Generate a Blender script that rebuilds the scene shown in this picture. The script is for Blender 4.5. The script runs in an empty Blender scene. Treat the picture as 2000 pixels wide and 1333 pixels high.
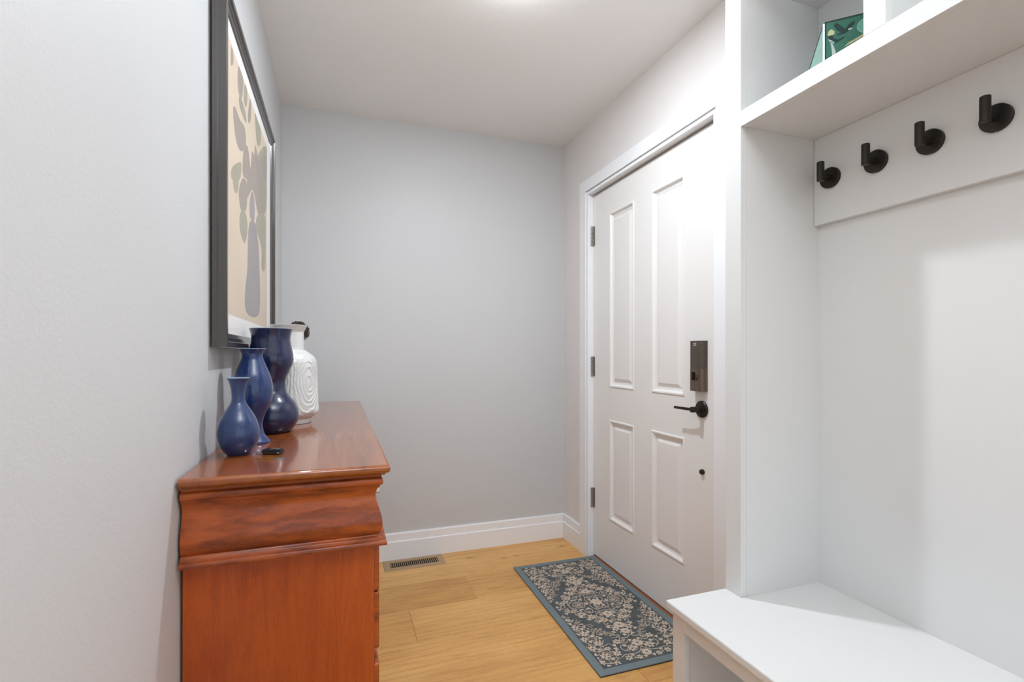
import bpy, bmesh, math, random
from mathutils import Vector, Matrix

S = bpy.context.scene
COL = S.collection
random.seed(7)

# ------------------------------------------------------------------ camera
cam_d = bpy.data.cameras.new('camera')
cam = bpy.data.objects.new('camera', cam_d)
COL.objects.link(cam)
S.camera = cam
cam_d.sensor_width = 36.0
cam_d.lens = 36.0 * 962.0 / 2000.0
cam_d.shift_y = (693.0 - 666.5) / 2000.0
cam_d.clip_start = 0.02
cam.location = (0.0, 0.0, 1.14)
cam.rotation_euler = (math.radians(90), 0, math.radians(-19.41))

# ------------------------------------------------------------------ world and light
W = bpy.data.worlds.new('world')
S.world = W
W.use_nodes = True
bg = W.node_tree.nodes['Background']
bg.inputs[0].default_value = (0.90, 0.98, 1.07, 1)
bg.inputs[1].default_value = 0.82

S.view_settings.view_transform = 'Standard'
S.view_settings.look = 'None'
S.view_settings.exposure = 0.5
S.view_settings.gamma = 1.0
S.view_settings.use_curve_mapping = False

LAMP = Vector((0.56, 1.53, 2.405))
LAMP_W = 11.5
FILL = Vector((0.40, -0.05, 1.98))     # unseen fill light added above the camera, washes the ceiling
FILL_W = 21.5

# ------------------------------------------------------------------ dimensions
XL, XR, YB, CEIL = -0.277, 1.334, 2.805, 2.44
DOORX = 1.358

# ------------------------------------------------------------------ materials
def lin(c):
    return tuple(((v / 255.0) / 12.92 if v / 255.0 <= 0.04045 else ((v / 255.0 + 0.055) / 1.055) ** 2.4) for v in c)

class NT:
    def __init__(s, name):
        s.m = bpy.data.materials.new(name); s.m.use_nodes = True
        s.t = s.m.node_tree; s.n = s.t.nodes; s.b = s.n['Principled BSDF']
    def node(s, typ, **kw):
        n = s.n.new(typ)
        for k, v in kw.items(): setattr(n, k, v)
        return n
    def link(s, a, b): s.t.links.new(a, b)
    def coord(s, scale=(1, 1, 1), kind='Object', loc=(0, 0, 0)):
        c = s.node('ShaderNodeTexCoord'); m = s.node('ShaderNodeMapping')
        m.inputs['Scale'].default_value = scale; m.inputs['Location'].default_value = loc
        s.link(c.outputs[kind], m.inputs[0]); return m.outputs[0]
    def noise(s, vec, scale, detail=4, rough=0.55, dist=0.0):
        n = s.node('ShaderNodeTexNoise'); n.inputs['Scale'].default_value = scale
        n.inputs['Detail'].default_value = detail; n.inputs['Roughness'].default_value = rough
        n.inputs['Distortion'].default_value = dist
        s.link(vec, n.inputs['Vector']); return n.outputs['Fac']
    def ramp(s, fac, stops):
        r = s.node('ShaderNodeValToRGB'); e = r.color_ramp.elements
        while len(e) > 1: e.remove(e[-1])
        e[0].position = stops[0][0]; e[0].color = (*stops[0][1], 1)
        for p, c in stops[1:]:
            x = e.new(p); x.color = (*c, 1)
        s.link(fac, r.inputs[0]); return r.outputs[0]
    def mix(s, fac, a, b, mode='MIX'):
        n = s.node('ShaderNodeMix', data_type='RGBA', blend_type=mode)
        for sock, v in ((0, fac), (6, a), (7, b)):
            if hasattr(v, 'node'): s.link(v, n.inputs[sock])
            elif sock == 0: n.inputs[0].default_value = v
            else: n.inputs[sock].default_value = (*v, 1)
        return n.outputs[2]
    def bump(s, h, strength=0.1, dist=0.01):
        b = s.node('ShaderNodeBump'); b.inputs['Strength'].default_value = strength
        b.inputs['Distance'].default_value = dist
        s.link(h, b.inputs['Height']); s.link(b.outputs[0], s.b.inputs['Normal'])
    def base(s, v):
        if hasattr(v, 'node'): s.link(v, s.b.inputs['Base Color'])
        else: s.b.inputs['Base Color'].default_value = (*v, 1)
    def set(s, **kw):
        for k, v in kw.items(): s.b.inputs[k.replace('_', ' ')].default_value = v
        return s

def paint(name, rgb, rough=0.55, var=0.03, bump=0.04, scale=220):
    t = NT(name); c = lin(rgb)
    v = t.coord()
    f = t.noise(v, 1.7, 3)
    t.base(t.mix(f, tuple(x * (1 - var) for x in c), tuple(min(1, x * (1 + var)) for x in c)))
    t.set(Roughness=rough)
    t.bump(t.noise(v, scale, 3), bump, 0.004)
    return t.m

def plain(name, rgb, rough=0.4, metal=0.0, var=0.08, scale=60, **kw):
    t = NT(name); c = lin(rgb); v = t.coord()
    f = t.noise(v, scale, 3)
    t.base(t.mix(f, tuple(x * (1 - var) for x in c), tuple(min(1, x * (1 + var)) for x in c)))
    t.set(Roughness=rough, Metallic=metal, **kw)
    return t.m

MT = {}
MT['wall'] = paint('grey_wall_paint', (205, 205, 205), 0.5, bump=0.10, scale=160)
MT['wall_r'] = paint('warm_white_wall_paint', (232, 227, 224), 0.5, bump=0.08, scale=160)
MT['ceil'] = paint('ceiling_paint', (242, 241, 240), 0.7, bump=0.08, scale=200)
MT['trim'] = paint('white_trim_paint', (244, 244, 245), 0.3, 0.012, 0.02)
MT['door'] = paint('door_paint', (238, 235, 231), 0.35, 0.012, 0.03)
MT['cab'] = paint('cabinet_paint', (221, 221, 219), 0.32, 0.015, 0.05, 130)
MT['black'] = plain('black_bronze_metal', (52, 47, 43), 0.38, 0.6)
MT['frame'] = plain('dark_frame_wood', (56, 50, 46), 0.3, 0.0, Coat_Weight=1.0, Coat_Roughness=0.12)
MT['mat'] = plain('white_mat_board', (240, 236, 232), 0.7, var=0.01)
MT['hinge'] = plain('nickel_hinge', (158, 152, 145), 0.35, 0.5)
MT['lock'] = plain('bronze_lock_plastic', (88, 77, 69), 0.45, 0.25)
MT['lock2'] = plain('bronze_lock_metal', (116, 100, 88), 0.32, 0.6)
MT['letter'] = plain('white_print', (225, 225, 225), 0.5)
MT['gold'] = plain('brass', (190, 150, 80), 0.3, 0.95)
MT['silver'] = plain('steel', (190, 190, 190), 0.22, 0.95)
MT['blackp'] = plain('black_plastic', (22, 22, 23), 0.35)
MT['tan'] = plain('tan_enamel_metal', (176, 146, 108), 0.42, 0.1)
MT['dark'] = plain('duct_interior', (16, 12, 9), 0.8)
MT['sill'] = plain('stained_sill_wood', (150, 88, 42), 0.4, scale=20)
MT['rubber'] = plain('rubber_seal', (70, 62, 56), 0.7)
MT['bloom'] = plain('dark_bronze_petals', (92, 79, 68), 0.42, 0.15, scale=90)

def wood_red(name, grain_axis, strength=1.0):
    """Cherry-stained wood. grain_axis 'Z' vertical or 'Y'/'X' along length."""
    t = NT(name)
    sc = {'Z': (14, 14, 1.1), 'Y': (9, 0.9, 9), 'X': (0.9, 9, 9)}[grain_axis]
    v = t.coord(sc)
    f = t.noise(v, 3.2, 6, 0.6, 1.2)
    big = t.noise(t.coord((1, 1, 1)), 4.5, 3, 0.5, 0.4)
    c = t.ramp(f, [(0.28, lin((110, 38, 9))), (0.45, lin((158, 64, 18))), (0.6, lin((180, 82, 23))), (0.8, lin((193, 95, 31)))])
    c = t.mix(0.5, c, t.ramp(big, [(0.3, lin((140, 54, 14))), (0.7, lin((188, 86, 25)))]))
    fine = t.noise(t.coord(tuple(x * 12 for x in sc)), 4, 3)
    c = t.mix(0.22, c, t.ramp(fine, [(0.35, lin((124, 45, 12))), (0.65, lin((188, 90, 31)))]))
    t.base(c)
    t.set(Roughness=0.4, Coat_Weight=0.35, Coat_Roughness=0.16, Specular_IOR_Level=0.3)
    t.bump(fine, 0.03, 0.002)
    return t.m
MT['woodZ'] = wood_red('cherry_side_panel', 'Z')

def wood_frieze(name):
    t = NT(name)
    v = t.coord((3.0, 3.0, 13.0))
    w = t.node('ShaderNodeTexWave', wave_type='RINGS', rings_direction='Z')
    w.inputs['Scale'].default_value = 2.0; w.inputs['Distortion'].default_value = 9.0
    w.inputs['Detail'].default_value = 3.0; w.inputs['Detail Scale'].default_value = 1.1
    t.link(v, w.inputs['Vector'])
    big = t.noise(t.coord((2, 2, 9)), 2.4, 4, 0.55, 0.8)
    c = t.ramp(w.outputs['Fac'], [(0.0, lin((90, 34, 12))), (0.35, lin((140, 60, 20))), (1.0, lin((176, 86, 31)))])
    c = t.mix(0.40, c, t.ramp(big, [(0.3, lin((103, 38, 12))), (0.5, lin((160, 73, 25))), (0.75, lin((186, 95, 36)))]))
    fine = t.noise(t.coord((18, 18, 140)), 5, 3)
    c = t.mix(0.18, c, t.ramp(fine, [(0.35, lin((94, 36, 14))), (0.65, lin((180, 93, 38)))]))
    t.base(c); t.set(Roughness=0.36, Coat_Weight=0.45, Coat_Roughness=0.12, Specular_IOR_Level=0.3)
    return t.m
MT['woodF'] = wood_frieze('cherry_figured_frieze')

def wood_top(name):
    t = NT(name)
    v = t.coord((9, 0.8, 9))
    f = t.noise(v, 3, 6, 0.6, 0.8)
    c = t.ramp(f, [(0.3, lin((112, 52, 10))), (0.5, lin((140, 70, 15))), (0.75, lin((156, 85, 22)))])
    t.base(c); t.set(Roughness=0.4, Coat_Weight=1.0, Coat_Roughness=0.095, Coat_IOR=1.6, Specular_IOR_Level=0.2)
    return t.m
MT['woodT'] = wood_top('cherry_polished_top')

def oak(name):
    t = NT(name)
    oi = t.node('ShaderNodeObjectInfo')
    tc = t.node('ShaderNodeTexCoord')
    off = t.node('ShaderNodeVectorMath', operation='SCALE'); off.inputs[3].default_value = 37.0
    cx = t.node('ShaderNodeCombineXYZ'); t.link(oi.outputs['Random'], cx.inputs[0]); t.link(oi.outputs['Random'], cx.inputs[1])
    t.link(cx.outputs[0], off.inputs[0])
    add = t.node('ShaderNodeVectorMath', operation='ADD')
    t.link(tc.outputs['Object'], add.inputs[0]); t.link(off.outputs[0], add.inputs[1])
    def mp(sc):
        m = t.node('ShaderNodeMapping'); m.inputs['Scale'].default_value = sc
        t.link(add.outputs[0], m.inputs[0]); return m.outputs[0]
    warp = t.noise(mp((0.9, 2.6, 1)), 1.6, 3, 0.5, 0.3)
    w = t.node('ShaderNodeTexWave', wave_type='BANDS', bands_direction='Y')
    w.inputs['Scale'].default_value = 3.2; w.inputs['Distortion'].default_value = 14.0
    w.inputs['Detail'].default_value = 2.5; w.inputs['Detail Scale'].default_value = 0.55; w.inputs['Detail Roughness'].default_value = 0.55
    t.link(mp((0.5, 3.0, 1)), w.inputs['Vector'])
    g = t.ramp(w.outputs['Fac'], [(0.0, lin((192, 136, 70))), (0.3, lin((221, 168, 97))), (1.0, lin((227, 176, 107)))])
    blot = t.ramp(warp, [(0.3, lin((196, 138, 70))), (0.5, lin((221, 168, 97))), (0.7, lin((236, 189, 119)))])
    g = t.mix(0.55, g, blot)
    st = t.noise(mp((1.0, 9, 1)), 5, 5, 0.6, 0.6)
    g = t.mix(0.38, g, t.ramp(st, [(0.3, lin((179, 121, 59))), (0.48, lin((223, 171, 99))), (0.75, lin((240, 193, 123)))]))
    pore = t.noise(mp((10, 160, 1)), 4, 2)
    g = t.mix(0.2, g, t.ramp(pore, [(0.4, lin((156, 102, 49))), (0.55, lin((224, 173, 105)))]))
    # knots and mineral streaks: sparse, warped
    nw = t.node('ShaderNodeTexNoise'); nw.inputs['Scale'].default_value = 14.0; t.link(add.outputs[0], nw.inputs['Vector'])
    wv = t.node('ShaderNodeVectorMath', operation='SCALE'); wv.inputs[3].default_value = 0.05; t.link(nw.outputs['Color'], wv.inputs[0])
    ad2 = t.node('ShaderNodeVectorMath', operation='ADD'); t.link(add.outputs[0], ad2.inputs[0]); t.link(wv.outputs[0], ad2.inputs[1])
    m2 = t.node('ShaderNodeMapping'); m2.inputs['Scale'].default_value = (1.0, 2.1, 1); t.link(ad2.outputs[0], m2.inputs[0])
    vo = t.node('ShaderNodeTexVoronoi'); vo.inputs['Scale'].default_value = 3.4
    t.link(m2.outputs[0], vo.inputs['Vector'])
    k = t.ramp(vo.outputs['Distance'], [(0.0, (0.95, 0.95, 0.95)), (0.03, (0.6, 0.6, 0.6)), (0.06, (0.22, 0.22, 0.22)), (0.16, (0, 0, 0))])
    g = t.mix(k, g, lin((118, 74, 38)))
    pt = t.noise(mp((0.7, 1.8, 1)), 3.2, 4, 0.6, 0.5)
    g = t.mix(0.55, g, t.mix(1.0, g, t.ramp(pt, [(0.35, (0.80, 0.74, 0.66)), (0.5, (1, 1, 1)), (0.68, (1.08, 1.09, 1.08))]), 'MULTIPLY'))
    tint = t.ramp(oi.outputs['Random'], [(0.0, (0.90, 0.87, 0.82)), (0.5, (0.99, 0.98, 0.97)), (1.0, (1.06, 1.08, 1.12))])
    g = t.mix(1.0, g, tint, 'MULTIPLY')
    t.base(g); t.set(Roughness=0.42)
    t.bump(pore, 0.05, 0.002)
    return t.m
MT['oak'] = oak('oak_plank')

def glaze(name, a, b):
    t = NT(name); v = t.coord()
    f = t.noise(v, 14, 5, 0.6)
    fine = t.noise(v, 400, 2)
    c = t.mix(f, lin(a), lin(b))
    c = t.mix(t.ramp(fine, [(0.66, (0, 0, 0)), (0.75, (0.35, 0.35, 0.35))]), c, lin((110, 140, 180)))
    t.base(c); t.set(Roughness=0.34, Coat_Weight=0.9, Coat_Roughness=0.1, Specular_IOR_Level=0.3)
    return t.m
MT['blue1'] = glaze('blue_glaze_light', (20, 44, 88), (32, 60, 108))
MT['blue2'] = glaze('blue_glaze_mid', (14, 40, 86), (26, 56, 108))
MT['blue3'] = glaze('blue_glaze_deep', (10, 20, 56), (18, 32, 74))
MT['rim'] = plain('pale_blue_rim', (150, 176, 196), 0.3)
MT['wvase'] = plain('white_ceramic', (214, 213, 210), 0.25, var=0.01, Coat_Weight=0.6, Coat_Roughness=0.08)

def woven(name, a, b, scale):
    t = NT(name); v = t.coord()
    f = t.noise(v, scale, 5, 0.65)
    fine = t.noise(v, 700, 2)
    c = t.mix(f, lin(a), lin(b))
    t.base(c); t.set(Roughness=0.95)
    t.bump(fine, 0.5, 0.002)
    return t.m
MT['rugf'] = woven('rug_slate_weave', (52, 60, 68), (104, 108, 106), 26)
MT['rugb'] = woven('rug_border_cotton', (108, 121, 125), (122, 134, 137), 60)
MT['rugp'] = woven('rug_cream_yarn', (190, 172, 152), (214, 198, 178), 160)
MT['rugk'] = plain('rug_backing', (34, 34, 36), 0.9)

def art(name, a, b, sc=9):
    t = NT(name); v = t.coord()
    t.base(t.mix(t.noise(v, sc, 5), lin(a), lin(b))); t.set(Roughness=0.8)
    return t.m
MT['art_bg'] = art('art_beige', (224, 206, 184), (206, 188, 164), 5)
MT['art_leaf'] = art('art_grey_leaf', (168, 156, 144), (150, 140, 129))
MT['art_green'] = art('art_green_leaf', (172, 166, 146), (156, 150, 130))
MT['art_vase'] = art('art_lilac_vase', (166, 156, 154), (150, 143, 142))
MT['eg'] = art('print_teal', (48, 100, 84), (72, 126, 106), 30)
MT['edk'] = art('print_dark_feather', (34, 56, 54), (44, 68, 64), 60)
MT['ewh'] = art('print_white', (196, 208, 204), (176, 196, 190), 60)
MT['eye'] = art('print_pale_yellow', (206, 206, 158), (180, 190, 140), 80)
MT['esand'] = art('print_sand', (200, 192, 150), (176, 172, 130), 80)
MT['emoon'] = art('print_moon', (120, 172, 156), (100, 160, 142), 60)

def glass_pane():
    t = NT('clear_glass'); n = t.n
    tr = t.node('ShaderNodeBsdfTransparent'); gl = t.node('ShaderNodeBsdfGlossy')
    gl.inputs['Roughness'].default_value = 0.03
    fr = t.node('ShaderNodeFresnel'); fr.inputs['IOR'].default_value = 1.25
    mx = t.node('ShaderNodeMixShader')
    ge = t.node('ShaderNodeNewGeometry')
    inv = t.node('ShaderNodeMath', operation='SUBTRACT'); inv.inputs[0].default_value = 0.45
    sc_ = t.node('ShaderNodeMath', operation='MULTIPLY'); t.link(ge.outputs['Backfacing'], inv.inputs[1]); inv.use_clamp = True
    t.link(fr.outputs[0], sc_.inputs[0]); t.link(inv.outputs[0], sc_.inputs[1])
    t.link(sc_.outputs[0], mx.inputs[0]); t.link(tr.outputs[0], mx.inputs[1]); t.link(gl.outputs[0], mx.inputs[2])
    t.link(mx.outputs[0], n['Material Output'].inputs[0])
    return t.m
MT['glass'] = glass_pane()
MT['gglass'] = plain('pale_green_glass', (140, 172, 160), 0.15, var=0.25, scale=30, Alpha=0.85)

def emis(name, col, st):
    t = NT(name); t.set(Emission_Strength=st); t.b.inputs['Emission Color'].default_value = (*col, 1)
    return t.m
MT['bulb'] = emis('lit_lens', (1, 0.95, 0.88), 6.0)

# ------------------------------------------------------------------ mesh helpers
def tag(o, label, cat, group=None, kind=None):
    o['label'] = label
    if cat: o['category'] = cat
    if group: o['group'] = group
    if kind: o['kind'] = kind
    return o

def thing(name, loc, label, cat, group=None, kind=None):
    o = bpy.data.objects.new(name, None); COL.objects.link(o)
    o.empty_display_size = 0.05
    o.location = loc
    return tag(o, label, cat, group, kind)

def org(parent):
    """world origin of parent chain"""
    v = Vector((0, 0, 0)); p = parent
    while p is not None:
        v += p.location; p = p.parent
    return v

def link(name, bm, mat, parent=None, origin=None, smooth=35):
    """bm holds world coordinates; becomes ONE mesh object"""
    bmesh.ops.recalc_face_normals(bm, faces=bm.faces[:])
    me = bpy.data.meshes.new(name)
    base = org(parent) if parent is not None else Vector((0, 0, 0))
    o_loc = Vector(origin) - base if origin is not None else Vector((0, 0, 0))
    bmesh.ops.translate(bm, verts=bm.verts[:], vec=-(base + o_loc))
    bm.to_mesh(me); bm.free()
    if smooth:
        me.shade_smooth(); me.set_sharp_from_angle(angle=math.radians(smooth))
        for p in me.polygons:       # large flat faces keep their own normal beside small bevels
            if p.area > 3e-4 and max(abs(p.normal.x), abs(p.normal.y), abs(p.normal.z)) > 0.9995: p.use_smooth = False
    for m in (mat if isinstance(mat, list) else [mat]): me.materials.append(m)
    o = bpy.data.objects.new(name, me); COL.objects.link(o)
    o.parent = parent
    o.location = o_loc
    return o

def B(): return bmesh.new()

def box(bm, x0, x1, y0, y1, z0, z1, bev=0.0, seg=2, mat=None):
    vs = [bm.verts.new(p) for p in ((x0, y0, z0), (x1, y0, z0), (x1, y1, z0), (x0, y1, z0), (x0, y0, z1), (x1, y0, z1), (x1, y1, z1), (x0, y1, z1))]
    fs = [bm.faces.new([vs[i] for i in q]) for q in ((0, 3, 2, 1), (4, 5, 6, 7), (0, 1, 5, 4), (1, 2, 6, 5), (2, 3, 7, 6), (3, 0, 4, 7))]
    if bev > 0:
        es = list({e for f in fs for e in f.edges})
        bmesh.ops.bevel(bm, geom=es, offset=bev, segments=seg, profile=0.6, affect='EDGES')
    return bm

def bx(*a, **k): return box(B(), *a, **k)

def lathe(bm, prof, c, seg=64, axis='Z', cap0=True, cap1=True):
    """prof: list of (r, h) along axis from centre c."""
    rings = []
    for r, h in prof:
        ring = []
        for i in range(seg):
            a = 2 * math.pi * i / seg
            u, v = r * math.cos(a), r * math.sin(a)
            p = {'Z': (u, v, h), 'X': (h, u, v), 'Y': (u, h, v)}[axis]
            ring.append(bm.verts.new(Vector(c) + Vector(p)))
        rings.append(ring)
    for a, b in zip(rings, rings[1:]):
        for i in range(seg):
            j = (i + 1) % seg
            bm.faces.new((a[i], a[j], b[j], b[i]))
    if cap0: bm.faces.new(rings[0][::-1])
    if cap1: bm.faces.new(rings[-1])
    return bm

def prism(bm, poly, axis, a, b, mat=0):
    """poly of 2D points (other two axes in xyz order), extruded along axis a..b"""
    def P(u, v, w): return {'X': (w, u, v), 'Y': (u, w, v), 'Z': (u, v, w)}[axis]
    lo = [bm.verts.new(P(u, v, a)) for u, v in poly]; hi = [bm.verts.new(P(u, v, b)) for u, v in poly]
    fs = [bm.faces.new(lo[::-1]), bm.faces.new(hi)]
    n = len(poly)
    for i in range(n):
        fs.append(bm.faces.new((lo[i], lo[(i + 1) % n], hi[(i + 1) % n], hi[i])))
    for f in fs: f.material_index = mat
    return bm

def catmull(pts, n):
    """smooth (a, b) profile"""
    out = []
    P = [pts[0]] + list(pts) + [pts[-1]]
    for i in range(1, len(P) - 2):
        p0, p1, p2, p3 = P[i - 1], P[i], P[i + 1], P[i + 2]
        for k in range(n):
            t = k / n
            out.append(tuple(0.5 * ((2 * p1[d]) + (-p0[d] + p2[d]) * t + (2 * p0[d] - 5 * p1[d] + 4 * p2[d] - p3[d]) * t * t
                                    + (-p0[d] + 3 * p1[d] - 3 * p2[d] + p3[d]) * t ** 3) for d in range(len(p1))))
    out.append(tuple(pts[-1]))
    return out

def tube(bm, pts, r, seg=8):
    rings = []
    for i, p in enumerate(pts):
        p = Vector(p)
        d = (Vector(pts[min(i + 1, len(pts) - 1)]) - Vector(pts[max(i - 1, 0)])).normalized()
        u = d.cross(Vector((0, 0, 1)))
        if u.length < 1e-4: u = d.cross(Vector((1, 0, 0)))
        u.normalize(); v = d.cross(u)
        rr = r[i] if isinstance(r, (list, tuple)) else r
        rings.append([bm.verts.new(p + rr * (math.cos(2 * math.pi * k / seg) * u + math.sin(2 * math.pi * k / seg) * v)) for k in range(seg)])
    for a, b in zip(rings, rings[1:]):
        for k in range(seg):
            bm.faces.new((a[k], a[(k + 1) % seg], b[(k + 1) % seg], b[k]))
    bm.faces.new(rings[0][::-1]); bm.faces.new(rings[-1])
    return bm

# ------------------------------------------------------------------ room shell
def struct(name, bm, mat, label, cat, parent=None, **k):
    o = link(name, bm, mat, parent, **k)
    return tag(o, label, cat, kind='structure')

Y0 = -3.2            # the bigger room behind the camera starts at Y = 0.25 and runs back to here
floor = struct('floor', bx(-2.6, 3.6, Y0, YB + 0.1, -0.08, -0.008), MT['oak'], 'wide oak plank floor in warm honey tone', 'floor', smooth=0)
struct('ceiling', bx(-2.6, 3.6, Y0, YB + 0.1, CEIL, CEIL + 0.1), MT['ceil'], 'smooth white ceiling over the entry', 'ceiling', smooth=0)
struct('wall_left', bx(XL - 0.11, XL, 0.25, YB + 0.1, -0.008, CEIL), MT['wall'], 'light grey wall behind the dresser and framed print', 'wall', smooth=0)
struct('wall_back', bx(XL, XR + 0.1, YB, YB + 0.1, -0.008, CEIL), MT['wall'], 'light grey end wall facing the camera', 'wall', smooth=0)
bm = B()
box(bm, XR, XR + 0.12, 2.487, YB, -0.008, CEIL)
box(bm, XR, XR + 0.12, -0.12, 1.471, -0.008, CEIL)
box(bm, XR, XR + 0.12, 1.471, 2.487, 2.056, CEIL)
struct('wall_right', bm, MT['wall_r'], 'warm white wall around the entry door', 'wall', smooth=0)

# floor planks: rows run along X
rows = [YB + 0.005]
y = 2.7309
while y > -0.9:
    rows.append(y); y -= 0.2555
joints = {0: [0.35], 1: [0.893, -0.9], 2: [0.6105, -1.2], 3: [0.296, 2.0], 4: [-0.55, 1.25], 5: [0.1, 1.02]}
for i in range(len(rows) - 1):
    hi, lo = rows[i], rows[i + 1]
    js = sorted(joints.get(i, [-0.2 + 0.37 * ((i * 5) % 4), 1.15 + 0.1 * (i % 3)]))
    xa, xb = (XL - 0.02, XR + 0.05)
    cuts = [xa] + [j for j in js if xa + 0.05 < j < xb - 0.05] + [xb]
    for a, b in zip(cuts, cuts[1:]):
        x0, x1 = a + 0.0003, b - 0.0003
        if abs(b - xb) < 1e-6: x1 = xb
        o = link('plank', bx(x0, x1, lo + 0.0003, hi - 0.0003, -0.008, 0.0, bev=0.0007, seg=1), MT['oak'], floor,
                 origin=((x0 + x1) / 2, (lo + hi) / 2, 0), smooth=0)

# baseboards: profile of a tall flat board and a thinner cap
def baseboard(name, pts_axis, a, b, at, sign, label):
    prof = [(0, 0.0), (0.016, 0.0), (0.016, 0.098), (0.0145, 0.1015), (0.0105, 0.1025), (0.0105, 0.140), (0.008, 0.1465), (0, 0.1465)]
    bm = B(); prism(bm, [(at + sign * p, q) for p, q in prof], pts_axis, a, b)
    return struct(name, bm, MT['trim'], label, 'baseboard', smooth=0)
baseboard('baseboard_back', 'X', XL, XR, YB, -1, 'tall white baseboard along the grey end wall')
baseboard('baseboard_right', 'Y', 2.559, YB - 0.016, XR, -1, 'short white baseboard between the door casing and corner')
baseboard('baseboard_left', 'Y', 2.56, YB - 0.016, XL, 1, 'white baseboard beyond the dresser on the left wall')

# door casing with jambs
casing = thing('trim_1', (XR, 2.0, 0), 'white flat casing and jamb around the entry door', 'door casing', kind='structure')
bm = B(); box(bm, 1.316, XR, 2.490, 2.558, 0, 2.0602, bev=0.0015); link('casing_leg', bm, MT['trim'], casing)
bm = B(); box(bm, 1.316, XR, 1.402, 1.4705, 0, 2.0602, bev=0.0015); link('casing_leg', bm, MT['trim'], casing)
bm = B(); box(bm, 1.316, XR, 1.402, 2.558, 2.0604, 2.125, bev=0.0015); link('casing_head', bm, MT['trim'], casing)
bm = B(); box(bm, 1.3225, XR + 0.11, 2.470, 2.487, 0, 2.041, bev=0.001); link('jamb', bm, MT['trim'], casing)
bm = B(); box(bm, 1.3225, XR + 0.11, 1.471, 1.487, 0, 2.041, bev=0.001); link('jamb', bm, MT['trim'], casing)
bm = B(); box(bm, 1.3225, XR + 0.11, 1.471, 2.487, 2.041, 2.056, bev=0.001); link('jamb_head', bm, MT['trim'], casing)
bm = B(); box(bm, 1.378, 1.40, 1.487, 2.470, 2.034, 2.041); link('weather_strip', bm, MT['rubber'], casing)
bm = B(); prism(bm, [(1.345, 0.0), (1.362, 0.011), (1.44, 0.014), (1.44, 0.0)], 'Y', 1.487, 2.470); link('threshold', bm, MT['sill'], casing, smooth=0)

# ------------------------------------------------------------------ entry door
DY0, DY1, DZ0, DZ1 = 1.4905, 2.4665, 0.018, 2.031
pan = [(2.062, 2.293, 0.9665, 1.891), (1.690, 1.921, 0.9665, 1.891), (2.066, 2.294, 0.262, 0.7945), (1.694, 1.9235, 0.264, 0.7945)]
bm = B()
X0, X1 = DOORX, DOORX + 0.044
ya, yb, yc, yd = 1.692, 1.921, 2.064, 2.293
pan = [(yc, yd, 0.9665, 1.891), (ya, yb, 0.9665, 1.891), (yc, yd, 0.263, 0.7945), (ya, yb, 0.263, 0.7945)]
# slab front as a grid with four openings
ys = [DY0, ya, yb, yc, yd, DY1]; zs = [DZ0, 0.263, 0.7945, 0.9665, 1.891, DZ1]
V = {}
for i, yy in enumerate(ys):
    for k, zz in enumerate(zs):
        V[i, k, 0] = bm.verts.new((X0, yy, zz)); V[i, k, 1] = bm.verts.new((X1, yy, zz))
for i in range(5):
    for k in range(5):
        hole = i in (1, 3) and k in (1, 3)
        if not hole: bm.faces.new((V[i, k, 0], V[i, k + 1, 0], V[i + 1, k + 1, 0], V[i + 1, k, 0]))
        bm.faces.new((V[i, k, 1], V[i + 1, k, 1], V[i + 1, k + 1, 1], V[i, k + 1, 1]))
for i in range(5):
    for k in (0, 5): bm.faces.new((V[i, k, 0], V[i + 1, k, 0], V[i + 1, k, 1], V[i, k, 1]))
    for q in (0, 5): bm.faces.new((V[q, i, 0], V[q, i + 1, 0], V[q, i + 1, 1], V[q, i, 1]))
door = struct('door_1', bm, MT['door'], 'white four-panel entry door with dark lever and keypad lock', 'door', smooth=0)
# raised moulded panels
PR = [(0.0, 0.0), (0.0, 0.0015), (0.003, 0.004), (0.009, 0.004), (0.013, -0.001), (0.017, -0.008), (0.024, -0.010), (0.028, -0.010), (0.0285, -0.012), (0.046, -0.0035), (0.048, -0.003)]
for (a, b, c, d) in pan:
    bm = B(); rings = []
    for ins, out in PR:
        rings.append([bm.verts.new((X0 - out, yy, zz)) for yy, zz in ((a + ins, c + ins), (b - ins, c + ins), (b - ins, d - ins), (a + ins, d - ins))])
    for p, q in zip(rings, rings[1:]):
        for i in range(4): bm.faces.new((p[i], p[(i + 1) % 4], q[(i + 1) % 4], q[i]))
    bm.faces.new(rings[-1])
    link('door_panel', bm, MT['door'], door, smooth=0)
# hinges
for zc in (1.807, 1.0736, 0.3356):
    bm = B()
    for k in range(5):
        lathe(bm, [(0.0058, zc - 0.055 + k * 0.022 + 0.0006), (0.0065, zc - 0.055 + k * 0.022 + 0.0012), (0.0065, zc - 0.033 + k * 0.022 - 0.0012), (0.0058, zc - 0.033 + k * 0.022 - 0.0006)], (1.3465, 2.4675, 0), 16)
    h = link('hinge', bm, MT['hinge'], door)
    link('hinge_leaf', box(bx(1.3515, 1.3575, 2.4668, 2.4698, zc - 0.055, zc + 0.055), 1.3572, 1.3578, 2.452, 2.4668, zc - 0.055, zc + 0.055), MT['hinge'], h, smooth=0)
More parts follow.
